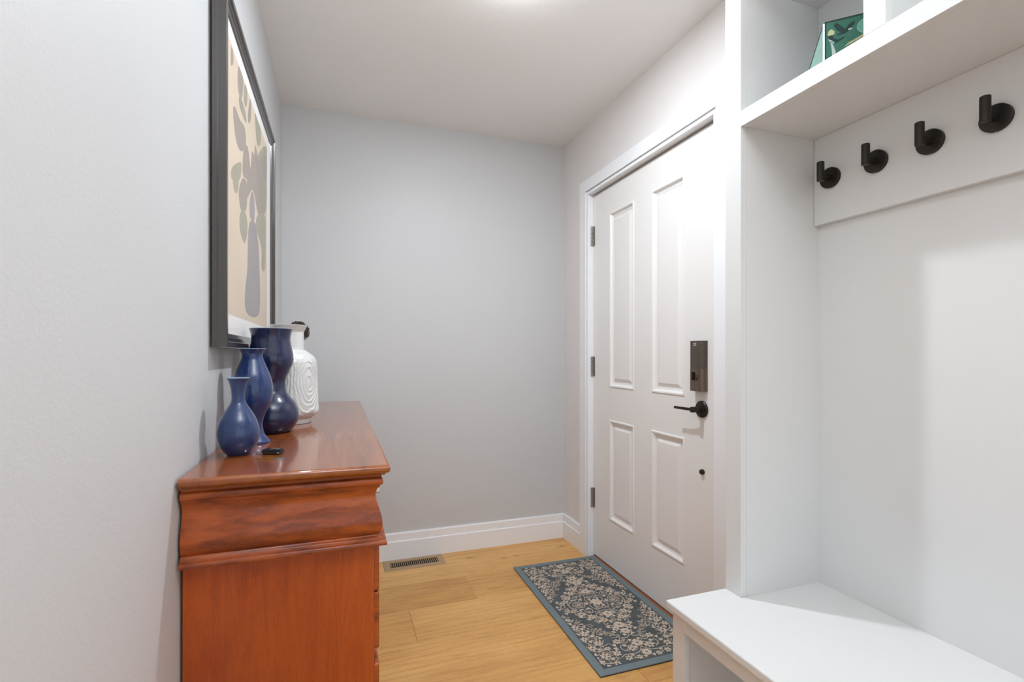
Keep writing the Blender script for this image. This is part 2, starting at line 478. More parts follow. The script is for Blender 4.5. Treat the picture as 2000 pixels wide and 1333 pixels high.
# keypad lock housing: flat body with rounded near edge
lk = bpy.data.objects.new('door_lock', None); COL.objects.link(lk); lk.parent = door; lk.location = (DOORX, 1.578, 1.09)
lk['label'] = 'bronze rectangular smart lock with thumb turn'
def lock_prof(off=0.0):
    y0, y1, xf, xb = 1.5575 - off, 1.6255 + off, 1.329 - off, DOORX - 0.0002
    pts = [(xb, y1), (xf + 0.004, y1), (xf + 0.001, y1 - 0.001), (xf, y1 - 0.004)]
    for k in range(9):
        a = k / 8 * math.pi / 2
        pts.append((xf + 0.021 - 0.021 * math.cos(a), y0 + 0.021 - 0.021 * math.sin(a)))
    pts.append((xb, y0))
    return pts
bm = B(); prism(bm, lock_prof(), 'Z', 1.0845, 1.1945); link('lock_cover', bm, MT['lock'], lk)
bm = B(); prism(bm, lock_prof(0.0004), 'Z', 0.9955, 1.0843); link('lock_base', bm, MT['lock2'], lk)
bm = B(); lathe(bm, [(0.0165, 0), (0.0165, -0.003), (0.015, -0.004)], (1.3288, 1.595, 1.055), 32, 'X'); link('thumb_turn_rose', bm, MT['lock2'], lk)
bm = B(); box(bm, 1.312, 1.3252, 1.5915, 1.5985, 1.0395, 1.0725, bev=0.003); link('thumb_turn', bm, MT['black'], lk)
def text(body, size, loc, name, mat, parent):
    cu = bpy.data.curves.new(name, 'FONT'); cu.body = body; cu.size = size; cu.align_x = 'CENTER'; cu.extrude = 0.00012
    to = bpy.data.objects.new(name, cu)
    COL.objects.link(to); dg = bpy.context.evaluated_depsgraph_get()
    me = bpy.data.meshes.new_from_object(to.evaluated_get(dg)); bpy.data.objects.remove(to)
    o = bpy.data.objects.new(name, me); COL.objects.link(o); me.materials.append(mat)
    o.parent = parent
    o.rotation_euler = (math.radians(90), 0, math.radians(-90))
    o.location = Vector(loc) - org(parent)
    return o
text('eufy', 0.0105, (1.3288, 1.5965, 1.1805), 'lettering', MT['letter'], lk)
text('SECURITY', 0.0042, (1.3288, 1.5965, 1.1745), 'lettering', MT['letter'], lk)
bm = B(); box(bm, 1.3282, 1.3287, 1.590, 1.600, 1.0022, 1.0036); link('lettering', bm, MT['lock'], lk, smooth=0)
# lever handle
lv = bpy.data.objects.new('lever_handle', None); COL.objects.link(lv); lv.parent = door; lv.location = (DOORX, 1.590, 0.924)
lv['label'] = 'dark bronze lever handle on a round rose'
cy, cz = 1.588, 0.9235
bm = B(); lathe(bm, [(0.0335, -0.0002), (0.0335, -0.006), (0.031, -0.0085), (0.012, -0.0105)], (DOORX, cy, cz), 48, 'X'); link('rose', bm, MT['black'], lv)
bm = B(); lathe(bm, [(0.0125, -0.009), (0.0115, -0.03), (0.0115, -0.052), (0.0105, -0.0535)], (DOORX, cy, cz), 32, 'X'); link('neck', bm, MT['black'], lv)
bm = B()
pl = [(1.3085, cy - 0.009), (1.3075, cy + 0.012), (1.3055, cy + 0.05), (1.3045, cy + 0.108), (1.3105, cy + 0.108), (1.312, cy + 0.05), (1.3195, cy + 0.012), (1.3195, cy - 0.009)]
prism(bm, pl, 'Z', cz - 0.0052, cz + 0.0052)
bmesh.ops.bevel(bm, geom=bm.edges[:], offset=0.0015, segments=2, affect='EDGES')
link('lever', bm, MT['black'], lv)
for dz in (0.023, -0.023):
    bm = B(); lathe(bm, [(0.0035, -0.008), (0.0035, -0.0098), (0.002, -0.0104)], (DOORX, cy, cz + dz), 12, 'X'); link('screw', bm, MT['blackp'], lv)
# small black bumper lower on the door
bm = B(); lathe(bm, [(0.0105, -0.0002), (0.0105, -0.009), (0.009, -0.0115), (0.005, -0.0125)], (DOORX, 1.584, 0.6765), 32, 'X')
o = link('door_bumper', bm, MT['blackp'], door); o['label'] = 'round black bumper'

# ------------------------------------------------------------------ built-in locker and bench
BF, BX = 1.039, 1.327         # front face plane and back panel face
BT = 0.474                    # bench top
NE = -0.10                    # near end
lock_u = thing('hall_locker', (BF, 0.6, BT), 'white built-in coat locker with upper cubbies beside the door', 'locker')
bm = B(); box(bm, BF + 0.019, BX, 1.0628, 1.121, BT + 0.0003, CEIL - 0.001); link('side_panel', bm, MT['cab'], lock_u, smooth=0)
bm = B(); box(bm, BF, BF + 0.019, 1.0638, 1.121, BT + 0.0003, CEIL - 0.001, bev=0.001); link('stile', bm, MT['cab'], lock_u)
bm = B(); box(bm, BF + 0.019, BX, NE, NE + 0.056, BT + 0.0003, CEIL - 0.001); link('side_panel', bm, MT['cab'], lock_u, smooth=0)
bm = B(); box(bm, BF, BF + 0.019, NE, NE + 0.056, BT + 0.0003, CEIL - 0.001, bev=0.001); link('stile', bm, MT['cab'], lock_u)
bm = B(); box(bm, BX, XR - 0.0005, NE, 1.121, BT + 0.0003, CEIL - 0.001); link('back_panel', bm, MT['cab'], lock_u, smooth=0)
bm = B(); box(bm, BF + 0.019, BX, NE + 0.056, 1.062, 1.765, 1.800); link('shelf', bm, MT['cab'], lock_u, smooth=0)
bm = B(); box(bm, BF, BF + 0.019, NE + 0.056, 1.065, 1.765, 1.8075, bev=0.001); link('shelf_rail', bm, MT['cab'], lock_u)
bm = B(); box(bm, BF + 0.019, BX, NE + 0.056, 1.062, 2.153, 2.175); link('cubby_top', bm, MT['cab'], lock_u, smooth=0)
bm = B(); box(bm, BF, BF + 0.019, NE + 0.056, 1.065, 2.150, CEIL - 0.001, bev=0.001); link('top_rail', bm, MT['cab'], lock_u)
for yd0 in (0.685, 0.30):
    bm = B(); box(bm, BF, BF + 0.019, yd0, yd0 + 0.045, 1.8075, 2.150, bev=0.001); link('divider_stile', bm, MT['cab'], lock_u)
    bm = B(); box(bm, BF + 0.019, BX, yd0 + 0.013, yd0 + 0.032, 1.800, 2.153); link('divider', bm, MT['cab'], lock_u, smooth=0)
bm = B(); box(bm, 1.3075, BX, NE + 0.056, 1.062, 1.514, 1.765, bev=0.002); link('hook_board', bm, MT['cab'], lock_u)

bench = thing('entry_bench', (0.85, 0.5, 0), 'white built-in bench seat with open storage below', 'bench')
bm = B(); box(bm, 0.838, XR - 0.0006, NE - 0.01, 1.1235, 0.452, BT, bev=0.005, seg=3); link('seat_top', bm, MT['cab'], bench)
bm = B(); box(bm, 0.85, 0.869, 1.064, 1.108, 0.0, 0.452, bev=0.001); link('face_stile', bm, MT['cab'], bench)
bm = B(); box(bm, 0.85, 0.869, NE, NE + 0.044, 0.0, 0.452, bev=0.001); link('face_stile', bm, MT['cab'], bench)
bm = B(); box(bm, 0.85, 0.869, 0.48, 0.524, 0.06, 0.413, bev=0.001); link('face_stile', bm, MT['cab'], bench)
bm = B(); box(bm, 0.85, 0.869, NE + 0.044, 1.064, 0.413, 0.452, bev=0.001); link('face_rail', bm, MT['cab'], bench)
bm = B(); box(bm, 0.85, 0.869, NE + 0.044, 1.064, 0.0, 0.06, bev=0.001); link('face_rail', bm, MT['cab'], bench)
bm = B(); box(bm, 0.869, BX, 1.070, 1.108, 0.0, 0.452); link('end_panel', bm, MT['cab'], bench, smooth=0)
bm = B(); box(bm, 0.869, BX, NE, NE + 0.02, 0.0, 0.452); link('end_panel', bm, MT['cab'], bench, smooth=0)
bm = B(); box(bm, BX - 0.012, BX, NE + 0.02, 1.070, 0.06, 0.452); link('back_board', bm, MT['cab'], bench, smooth=0)
bm = B(); box(bm, 0.869, BX - 0.012, NE + 0.02, 1.070, 0.04, 0.06); link('bottom_board', bm, MT['cab'], bench, smooth=0)

# coat hooks
HB = 1.3075
hlab = ['black round-based coat hook nearest the cubby corner, smallest in view', 'black coat hook second from the cubby corner on the white board',
        'black coat hook third from the cubby corner on the white board', 'black coat hook closest to the camera, largest of the row']
hroot = None
def hook_parts(t, yc, zc):
    bm = B(); lathe(bm, [(0.0285, -0.0001), (0.0285, -0.003), (0.027, -0.0036), (0.0285, -0.0042), (0.0285, -0.0085), (0.0275, -0.0095), (0.010, -0.0098)], (HB, yc, zc), 56, 'X'); link('base_disc', bm, MT['black'], t)
    bm = B(); lathe(bm, [(0.0085, -0.009), (0.0085, -0.034), (0.0085, -0.038)], (HB, yc, zc), 28, 'X'); link('stem', bm, MT['black'], t)
    bm = B(); lathe(bm, [(0.0085, -0.0135), (0.0095, -0.0125), (0.0095, 0.0385), (0.0085, 0.0395)], (HB - 0.041, yc, zc), 32, 'Z'); link('peg', bm, MT['black'], t)
    bm = B(); lathe(bm, [(0.0017, 0), (0.0017, -0.0008)], (HB - 0.0055, yc, zc - 0.0282), 8, 'Z'); link('set_screw', bm, MT['silver'], t)
HY = [1.0085, 0.884, 0.7605, 0.638]
for yc, lab in zip(HY, hlab):
    loc = (HB, yc, 1.637)
    if hroot is None:
        hroot = thing('coat_hook', loc, lab, 'coat hook', 'coat hooks on the locker board'); hook_parts(hroot, yc, 1.637)
    else:
        r = hroot.copy(); COL.objects.link(r); r.location = loc; r['label'] = lab
        for ch in list(hroot.children):
            c = ch.copy(); COL.objects.link(c); c.parent = r

# glass picture block in the upper cubby
SZ = 1.8001
ed = Vector((0.714, -0.70, 0)).normalized(); en = Vector((-ed.y, ed.x, 0))   # en points away from the camera
en = Vector((0.70, 0.714, 0)).normalized()
eo = Vector((1.12, 0.88, SZ))
blk = thing('picture_block', eo, 'green glass picture block with flying eagles in the upper cubby', 'ornament')
EH, EW = 0.1515, 0.185
def ebox(bm, s0, s1, d0, d1, t0, t1):
    vs = []
    for t in (t0, t1):
        for s, d in ((s0, d0), (s1, d0), (s1, d1), (s0, d1)): vs.append(bm.verts.new(eo + ed * s + en * d + Vector((0, 0, t))))
    for q in ((0, 3, 2, 1), (4, 5, 6, 7), (0, 1, 5, 4), (1, 2, 6, 5), (2, 3, 7, 6), (3, 0, 4, 7)): bm.faces.new([vs[i] for i in q])
    return bm
link('front_panel', ebox(B(), 0.0, EW, 0.0, 0.006, 0.0, EH - 0.0035), MT['eg'], blk, smooth=0)
link('top_edge', ebox(B(), -0.001, EW, -0.0008, 0.007, EH - 0.0035, EH), MT['edk'], blk, smooth=0)
link('side_edge', ebox(B(), -0.0012, 0.0022, -0.0008, 0.0, 0.0, EH - 0.0035), MT['edk'], blk, smooth=0)
link('side_edge', ebox(B(), -0.0045, -0.0012, -0.0006, 0.006, 0.0, EH - 0.004), MT['silver'], blk, smooth=0)
bm = B(); tri = [Vector((1.1165, 0.8835, SZ)), Vector((1.1165, 0.8835, SZ + EH - 0.01)), Vector((1.1135, 0.940, SZ))]
lo = [bm.verts.new(p) for p in tri]; hi = [bm.verts.new(p + Vector((0.004, 0.0003, 0))) for p in tri]
bm.faces.new(lo); bm.faces.new(hi[::-1])
for i in range(3): bm.faces.new((lo[i], lo[(i + 1) % 3], hi[(i + 1) % 3], hi[i]))
o = link('side_pane', bm, MT['gglass'], blk, smooth=0); o['label'] = 'pale green triangular glass side'
bm = B(); tube(bm, [tri[1] + Vector((-0.0005, 0, 0)), tri[2] + Vector((-0.0005, 0, 0.0007))], 0.0007, 6); link('side_edge', bm, MT['edk'], blk)
def eprint(name, polys, mat, d):
    bm = B()
    for poly in polys:
        vs = [bm.verts.new(eo + ed * s + en * d + Vector((0, 0, t + 0.0079))) for s, t in poly]
        vb = [bm.verts.new(v.co + en * 0.0002) for v in vs]
        bm.faces.new(vs); bm.faces.new(vb[::-1])
        for i in range(len(vs)): bm.faces.new((vs[i], vs[(i + 1) % len(vs)], vb[(i + 1) % len(vs)], vb[i]))
    return link(name, bm, mat, blk, smooth=0)
moon = [(0.0905 + 0.0255 * math.cos(a * math.pi / 16), 0.1135 + 0.0195 * math.sin(a * math.pi / 16)) for a in range(32)]
moon2 = [(0.0905 + 0.0245 * math.cos(a * math.pi / 16), 0.1135 + 0.0185 * math.sin(a * math.pi / 16)) for a in range(32)]
eprint('printed_moon_rim', [moon], MT['ewh'], -0.0003)
eprint('printed_moon', [moon2], MT['emoon'], -0.0005)
eprint('printed_eagle', [[(0.0184, 0.1309), (0.0231, 0.1352), (0.0313, 0.1273), (0.0418, 0.1153), (0.0488, 0.1251), (0.0557, 0.1287), (0.0608, 0.1313), (0.0591, 0.1222), (0.0545, 0.1166), (0.0488, 0.1127), (0.0476, 0.1088), (0.0395, 0.1049), (0.0336, 0.1044), (0.0249, 0.1043), (0.0243, 0.107), (0.0313, 0.1092), (0.0331, 0.1108), (0.0266, 0.1154), (0.0219, 0.123)]], MT['edk'], -0.0007)
eprint('printed_eagle_head', [[(0.0476, 0.1144), (0.0557, 0.1149), (0.0557, 0.1128), (0.0522, 0.1103), (0.0476, 0.1109)]], MT['ewh'], -0.0009)
eprint('printed_eagle', [[(0.0059, 0.1064), (0.0124, 0.1081), (0.0172, 0.1047), (0.0178, 0.099), (0.0266, 0.0938), (0.0336, 0.096), (0.0401, 0.0992), (0.0383, 0.0948), (0.0336, 0.0919), (0.0278, 0.0893), (0.0219, 0.0874), (0.0172, 0.0949), (0.0124, 0.0976), (0.0077, 0.1003)]], MT['edk'], -0.0009)
eprint('printed_snow', [[(0.0065, 0.1006), (0.0124, 0.0962), (0.0195, 0.0887), (0.0172, 0.0865), (0.0148, 0.0928), (0.0101, 0.0926)],
                        [(0.0113, 0.0909), (0.0148, 0.09), (0.0184, 0.0778), (0.0219, 0.0671), (0.0219, 0.055), (0.0148, 0.05), (0.0136, 0.0749)]], MT['ewh'], -0.0007)
eprint('printed_tree', [[(0.0053, 0.1122), (0.0077, 0.1199), (0.0136, 0.1225), (0.0195, 0.1166), (0.0195, 0.1097), (0.0136, 0.1071), (0.0065, 0.1083)]], MT['eye'], -0.0005)
eprint('printed_shore', [[(0.0476, 0.0812), (0.0637, 0.0879), (0.12, 0.115), (0.12, 0.09), (0.0765, 0.0871), (0.0522, 0.0779), (0.0383, 0.0726)]], MT['esand'], -0.0003)

# ------------------------------------------------------------------ dresser
DX0, DX1, DYa, DYb, DTOP = -0.272, 0.070, 1.060, 2.487, 0.915
dr = thing('dresser', (0.0, 1.77, 0), 'cherry-stained wooden dresser with curved frieze against the grey wall', 'dresser')
def ring_stack(rings, caps=(True, True)):
    """rings of (z, offset) swept round near, front and far sides; back stays flat to the wall"""
    bm = B(); R = []
    for z, o in rings:
        R.append([bm.verts.new(p) for p in ((DX0, DYa - o, z), (DX1 + o, DYa - o, z), (DX1 + o, DYb + o, z), (DX0, DYb + o, z))])
    for a, b in zip(R, R[1:]):
        for i in range(4): bm.faces.new((a[i], a[(i + 1) % 4], b[(i + 1) % 4], b[i]))
    bm.faces.new(R[0]); bm.faces.new(R[-1][::-1])
    return bm
link('top', ring_stack([(0.915, 0.023), (0.9145, 0.0255), (0.9125, 0.0282), (0.909, 0.0298), (0.9045, 0.0298), (0.901, 0.0285), (0.8985, 0.0262), (0.8975, 0.0225), (0.8955, 0.0210), (0.893, 0.019)]), MT['woodT'], dr, smooth=50)
link('cornice', ring_stack([(0.893, 0.0105), (0.8885, 0.0105), (0.8865, 0.0118), (0.8855, 0.0145), (0.883, 0.0162), (0.879, 0.0168), (0.875, 0.0162), (0.8722, 0.0145), (0.871, 0.0115), (0.8695, 0.0112), (0.8675, 0.0105), (0.8645, 0.0085)]), MT['woodF'], dr, smooth=50)
og = catmull([(0.8645, 0.0065), (0.857, 0.0040), (0.848, 0.0026), (0.838, 0.0038), (0.828, 0.0070), (0.818, 0.0108), (0.807, 0.0140), (0.796, 0.0155), (0.786, 0.0150), (0.777, 0.0125), (0.770, 0.0095)], 3)
link('frieze', ring_stack(og), MT['woodF'], dr, smooth=50)
link('waist_moulding', ring_stack([(0.770, 0.0125), (0.767, 0.0135), (0.7655, 0.0165), (0.763, 0.0178), (0.7605, 0.0182), (0.759, 0.0215), (0.756, 0.0238), (0.753, 0.0245), (0.750, 0.0235), (0.7495, 0.021)]), MT['woodF'], dr, smooth=50)
link('carcass', bx(DX0, DX1, DYa, DYb, 0.10, 0.7495, bev=0.0015), MT['woodZ'], dr)
for a, b in ((1.0615, 1.7705), (1.7765, 2.4855)):
    for z0, z1 in ((0.6475, 0.7475), (0.527, 0.6445), (0.305, 0.4955), (0.115, 0.300)):
        link('drawer', bx(DX1 - 0.002, DX1 + 0.0105, a, b, z0, z1, bev=0.0035, seg=3), MT['woodF'], dr)
link('plinth', bx(DX0, DX1 + 0.012, DYa - 0.006, DYb + 0.006, 0.07, 0.10, bev=0.004), MT['woodF'], dr)
for ya_ in (DYa, DYb - 0.09):
    for xa_ in (DX0 + 0.001, DX1 - 0.08):
        link('foot', bx(xa_, xa_ + 0.088, ya_, ya_ + 0.09, 0.0, 0.07, bev=0.006), MT['woodF'], dr)

# ------------------------------------------------------------------ vases
TZ = DTOP + 0.0002
def vase_profile(pts, scale, ybase, depth):
    """(row, half width) measured in the same unit -> (r, h) metres, bottom to top"""
    k = depth / 962.0 / scale
    return [(hw * k, (ybase - yy) * k) for yy, hw in reversed(pts)]
def blue_vase(pts, ybase, depth, loc, mat, label, name='blue_vase'):
    prof = vase_profile(pts, 3.7023, ybase, depth)
    prof[0] = (prof[0][0], 0.0)
    sm = catmull(prof, 5)
    t = thing(name, (loc[0], loc[1], TZ), label, 'vase', 'blue ceramic vases on the dresser')
    top = sm[-1]
    body = [(sm[0][0] * 0.86, 0.0)] + [(sm[0][0] * 0.97, 0.0008)] + [p for p in sm[1:]]
    # inside wall
    inner = [(max(0.004, p[0] - 0.003), p[1]) for p in reversed(sm) if p[1] > top[1] * 0.45]
    body += [(top[0] - 0.0008, top[1] + 0.0008), (top[0] - 0.0022, top[1] + 0.0006)] + inner[1:]
    bm = B(); lathe(bm, body, (loc[0], loc[1], TZ), 96); link('body', bm, mat, t, smooth=60)
    bm = B(); lathe(bm, [(top[0] - 0.0004, top[1] + 0.0004), (top[0] + 0.0001, top[1] + 0.0011), (top[0] - 0.0008, top[1] + 0.0018), (top[0] - 0.002, top[1] + 0.0014), (top[0] - 0.0022, top[1] + 0.0004)], (loc[0], loc[1], TZ), 96, cap0=False, cap1=False)
    link('rim', bm, MT['rim'], t, smooth=60)
    return t
blue_vase([(521, 76), (530, 70), (545, 62), (580, 52), (640, 43), (675, 45), (700, 52), (730, 69), (760, 88), (820, 119), (880, 136), (930, 139), (980, 129), (1020, 111), (1050, 90), (1066, 75), (1072, 70)], 1072, 1.1072, (-0.2123, 1.2487), MT['blue1'],
          'shortest blue vase, pear-shaped with a flared lip, nearest the camera')
blue_vase([(308, 90), (320, 80), (345, 68), (380, 72), (430, 92), (500, 119), (560, 132), (610, 136), (680, 128), (730, 108), (780, 84), (830, 70), (870, 68), (920, 79), (950, 100), (972, 118), (984, 119)], 984, 1.2584, (-0.2073, 1.4073), MT['blue2'],
          'middle-height blue vase with a flared foot, between the other two blue vases')
blue_vase([(163, 142), (180, 137), (205, 131), (240, 128), (290, 136), (340, 146), (380, 150), (420, 143), (470, 123), (520, 103), (560, 96), (610, 102), (650, 125), (690, 157), (740, 179), (790, 186), (830, 179), (880, 151), (905, 132)], 905, 1.4334, (-0.1847, 1.5849), MT['blue3'],
          'tallest dark blue vase with a double-gourd outline, beside the white vase')

# white vase with carved wood-grain relief
wloc = (-0.1548, 1.7801)
wp = vase_profile([(135, 126), (150, 118), (180, 102), (184, 100.5), (240, 101), (299, 101.5), (302, 104), (306, 104), (309, 103), (318, 118), (345, 156), (375, 180), (400, 189), (430, 193), (500, 195), (560, 197), (640, 199), (700, 201), (745, 203), (762, 200), (780, 184), (800, 160), (806, 152), (815, 152), (838, 152)], 3.7023, 838, 1.6275)
wt = thing('white_vase', (*wloc, TZ), 'white ceramic vase with carved wood-grain rings and flared collar', 'vase')
def dense(prof, step):
    out = [prof[0]]
    for a, b in zip(prof, prof[1:]):
        n = max(1, int(math.hypot(b[0] - a[0], b[1] - a[1]) / step))
        for i in range(1, n + 1): out.append((a[0] + (b[0] - a[0]) * i / n, a[1] + (b[1] - a[1]) * i / n))
    return out
SEG = 300
body = [(wp[0][0] * 0.9, 0.0), (wp[0][0] * 0.985, 0.0007)] + dense(wp[1:], 0.0017)
knot_a, knot_h = math.radians(-42), None
zb0 = (838 - 790) * 1.6275 / 962 / 3.7023; zb1 = (838 - 345) * 1.6275 / 962 / 3.7023
knot_h = (838 - 560) * 1.6275 / 962 / 3.7023
def nz(a, h): return math.sin(3.1 * a + 41 * h) * 0.5 + math.sin(7.3 * a - 63 * h + 1.3) * 0.27 + math.sin(12.7 * a + 118 * h + 0.4) * 0.2 + math.sin(29 * a - 210 * h) * 0.09 + math.sin(19 * a + 330 * h) * 0.07 + math.sin(2 * a + 160 * h) * 0.10
def relief(a, h):
    if h < zb0 or h > zb1: return 0.0
    fade = min(1, (h - zb0) / 0.012, (zb1 - h) / 0.03)
    best = 1e9
    for ka in (knot_a, knot_a + math.radians(165)):
        d = (a - ka + math.pi) % (2 * math.pi) - math.pi
        dh = h - knot_h
        best = min(best, math.hypot(d * 0.088 * 1.25, dh * (0.50 if dh > 0 else 0.72)))
    f = best + 0.0062 * nz(a, h)
    u = (f / 0.0125) % 1.0
    return fade * 0.0030 * (u if u < 0.86 else (1 - u) / 0.14 * 0.86)
bm = B(); rings = []
for r, h in body:
    ring = []
    for i in range(SEG):
        a = 2 * math.pi * i / SEG
        rr = r - relief(a, h)
        ring.append(bm.verts.new((wloc[0] + rr * math.cos(a), wloc[1] + rr * math.sin(a), TZ + h)))
    rings.append(ring)
tp = body[-1]
for r, h in [(tp[0] - 0.001, tp[1] + 0.0008), (tp[0] - 0.0025, tp[1] + 0.0004)] + [(max(0.01, p[0] - 0.004), p[1]) for p in reversed(wp[3:-1])][0:8]:
    rings.append([bm.verts.new((wloc[0] + r * math.cos(2 * math.pi * i / SEG), wloc[1] + r * math.sin(2 * math.pi * i / SEG), TZ + h)) for i in range(SEG)])
for a, b in zip(rings, rings[1:]):
    for i in range(SEG): bm.faces.new((a[i], a[(i + 1) % SEG], b[(i + 1) % SEG], b[i]))
bm.faces.new(rings[0][::-1]); bm.faces.new(rings[-1])
link('body', bm, MT['wvase'], wt, smooth=70)

# dark flower standing in the white vase
fl = thing('dark_flower', (*wloc, TZ + 0.15), 'dark bronze artificial flower peeking over the white vase rim', 'flower')
fc = Vector((-0.131, 1.878, 1.222))
bm = B(); tube(bm, [Vector((wloc[0], wloc[1] + 0.012, TZ + 0.18)), Vector((wloc[0] + 0.004, wloc[1] + 0.03, TZ + 0.26)), Vector((wloc[0] + 0.012, wloc[1] + 0.05, TZ + 0.33)), fc + Vector((-0.008, -0.025, 0.012)), fc], 0.002, 8); link('stem', bm, MT['bloom'], fl)
def petal(bm, c, nrm, up, L, Wd, curl):
    nrm = nrm.normalized(); side = nrm.cross(up).normalized()
    rows_ = 5; cols = 5; g = []
    for i in range(rows_):
        t = i / (rows_ - 1); w = Wd * math.sin(math.pi * (0.14 + 0.66 * t)) ** 0.6
        row = []
        for j in range(cols):
            s_ = j / (cols - 1) * 2 - 1
            p = c + up * (L * t) + side * (w * s_) + nrm * (curl * (t ** 2) - 0.004 * (1 - s_ * s_) * 1.0)
            row.append(bm.verts.new(p))
        g.append(row)
    for i in range(rows_ - 1):
        for j in range(cols - 1): bm.faces.new((g[i][j], g[i][j + 1], g[i + 1][j + 1], g[i + 1][j]))
fdir = Vector((0.35, -0.86, 0.25)).normalized()
e1 = fdir.cross(Vector((0, 0, 1))).normalized(); e2 = e1.cross(fdir)
for layer, (n, L, Wd, curl, off) in enumerate([(8, 0.036, 0.0155, 0.004, 0.0), (7, 0.027, 0.0125, 0.010, 0.45), (5, 0.016, 0.008, 0.012, 0.2)]):
    for k in range(n):
        a = 2 * math.pi * k / n + off
        up = (e1 * math.cos(a) + e2 * math.sin(a)).normalized()
        bm = B(); petal(bm, fc + fdir * (0.003 * layer), fdir, up, L, Wd, curl)
        bmesh.ops.solidify(bm, geom=bm.faces[:], thickness=0.0012)
        link('petal', bm, MT['bloom'], fl, smooth=60)

# ------------------------------------------------------------------ keys on the dresser
rv = Vector((0.943, -0.332, 0)); fv = Vector((0.332, 0.943, 0))
def kp(c, a, b, h=0.0): return Vector((c[0], c[1], TZ)) + rv * a + fv * b + Vector((0, 0, h))
def kbox(c, a0, a1, b0, b1, h0, h1, bev=0.001):
    bm = B(); vs = [bm.verts.new(kp(c, a, b, h)) for h in (h0, h1) for a, b in ((a0, b0), (a1, b0), (a1, b1), (a0, b1))]
    for q in ((0, 3, 2, 1), (4, 5, 6, 7), (0, 1, 5, 4), (1, 2, 6, 5), (2, 3, 7, 6), (3, 0, 4, 7)): bm.faces.new([vs[i] for i in q])
    if bev: bmesh.ops.bevel(bm, geom=bm.edges[:], offset=bev, segments=2, affect='EDGES')
    return bm
kc = (-0.1445, 1.232)
k1 = thing('car_key', (*kc, TZ), 'black key fob with a steel key blade on the dresser', 'key')
link('fob', kbox(kc, -0.016, 0.026, -0.012, 0.012, 0.0003, 0.0115, 0.003), MT['blackp'], k1)
link('blade', kbox(kc, -0.034, -0.017, -0.004, 0.004, 0.003, 0.0055, 0.0006), MT['silver'], k1)
for i in range(3): link('button', kbox(kc, 0.002 + i * 0.007, 0.0068 + i * 0.007, -0.006, 0.005, 0.0112, 0.0126, 0.0008), MT['silver'], k1)
bm = B(); lathe(bm, [(0.0025, 0.0), (0.0025, 0.0026)], kp(kc, 0.0225, -0.0135, 0.004), 12); link('key_loop', bm, MT['silver'], k1)
gc = (-0.1370, 1.172)
k2 = thing('brass_key', (*gc, TZ), 'small brass house key lying in front of the fob', 'key')
link('shaft', kbox(gc, -0.028, 0.008, -0.003, 0.003, 0.0003, 0.0022, 0.0005), MT['gold'], k2)
bm = B()
n = 28
lo_, li_, ho_, hi_ = [], [], [], []
for i in range(n):
    a = 2 * math.pi * i / n
    for lst, rad, h in ((lo_, 0.0115, 0.0004), (li_, 0.0075, 0.0004), (ho_, 0.0115, 0.0024), (hi_, 0.0075, 0.0024)):
        lst.append(bm.verts.new(kp(gc, 0.0185 + rad * math.cos(a), rad * 0.9 * math.sin(a), h)))
for i in range(n):
    j = (i + 1) % n
    bm.faces.new((lo_[i], lo_[j], ho_[j], ho_[i])); bm.faces.new((li_[j], li_[i], hi_[i], hi_[j]))
    bm.faces.new((ho_[i], ho_[j], hi_[j], hi_[i])); bm.faces.new((lo_[j], lo_[i], li_[i], li_[j]))
link('bow', bm, MT['silver'], k2)
for i in range(3):
    link('tooth', kbox(gc, -0.025 + i * 0.006, -0.0215 + i * 0.006, 0.003, 0.0052 - 0.0008 * (i % 2), 0.0004, 0.002, 0.0), MT['gold'], k2)

# ------------------------------------------------------------------ framed print on the left wall
FY0, FY1, FZ0, FZ1, FB = 1.282, 2.2075, 1.1565, 2.008, -0.2715
pic = thing('framed_print', (FB, (FY0 + FY1) / 2, FZ0), 'large black-framed print of a vase with leaves on the left wall', 'picture')
prof = [(0.0, 0.0), (0.0, 0.010), (0.0018, 0.0125), (0.0018, 0.0290), (0.0035, 0.0305), (0.0130, 0.0305), (0.0145, 0.0285), (0.0150, 0.0250), (0.0245, 0.0240), (0.0255, 0.0215), (0.0340, 0.0195), (0.0360, 0.0160), (0.0360, 0.0)]
cs = [(FY0, FZ0, 1, 1), (FY1, FZ0, -1, 1), (FY1, FZ1, -1, -1), (FY0, FZ1, 1, -1)]
for k in range(4):
    bm = B(); ends = []
    for (yy, zz, sy, sz) in (cs[k], cs[(k + 1) % 4]):
        ends.append([bm.verts.new((FB + d, yy + sy * w, zz + sz * w)) for w, d in prof])
    n = len(prof)
    for i in range(n): bm.faces.new((ends[0][i], ends[0][(i + 1) % n], ends[1][(i + 1) % n], ends[1][i]))
    bm.faces.new(ends[0]); bm.faces.new(ends[1][::-1])
    link('frame_side', bm, MT['frame'], pic, smooth=30)
link('mat_board', bx(FB + 0.004, FB + 0.0150, FY0 + 0.03, FY1 - 0.03, FZ0 + 0.03, FZ1 - 0.03), MT['mat'], pic, smooth=0)
AY0, AY1, AZ0, AZ1 = 1.376, 2.075, 1.241, 1.930
bm = B(); AX = FB + 0.0150
prism(bm, [(AY0, AZ0), (AY1, AZ0), (AY1, AZ1), (AY0, AZ1)], 'X', AX, AX + 0.0002, 0)
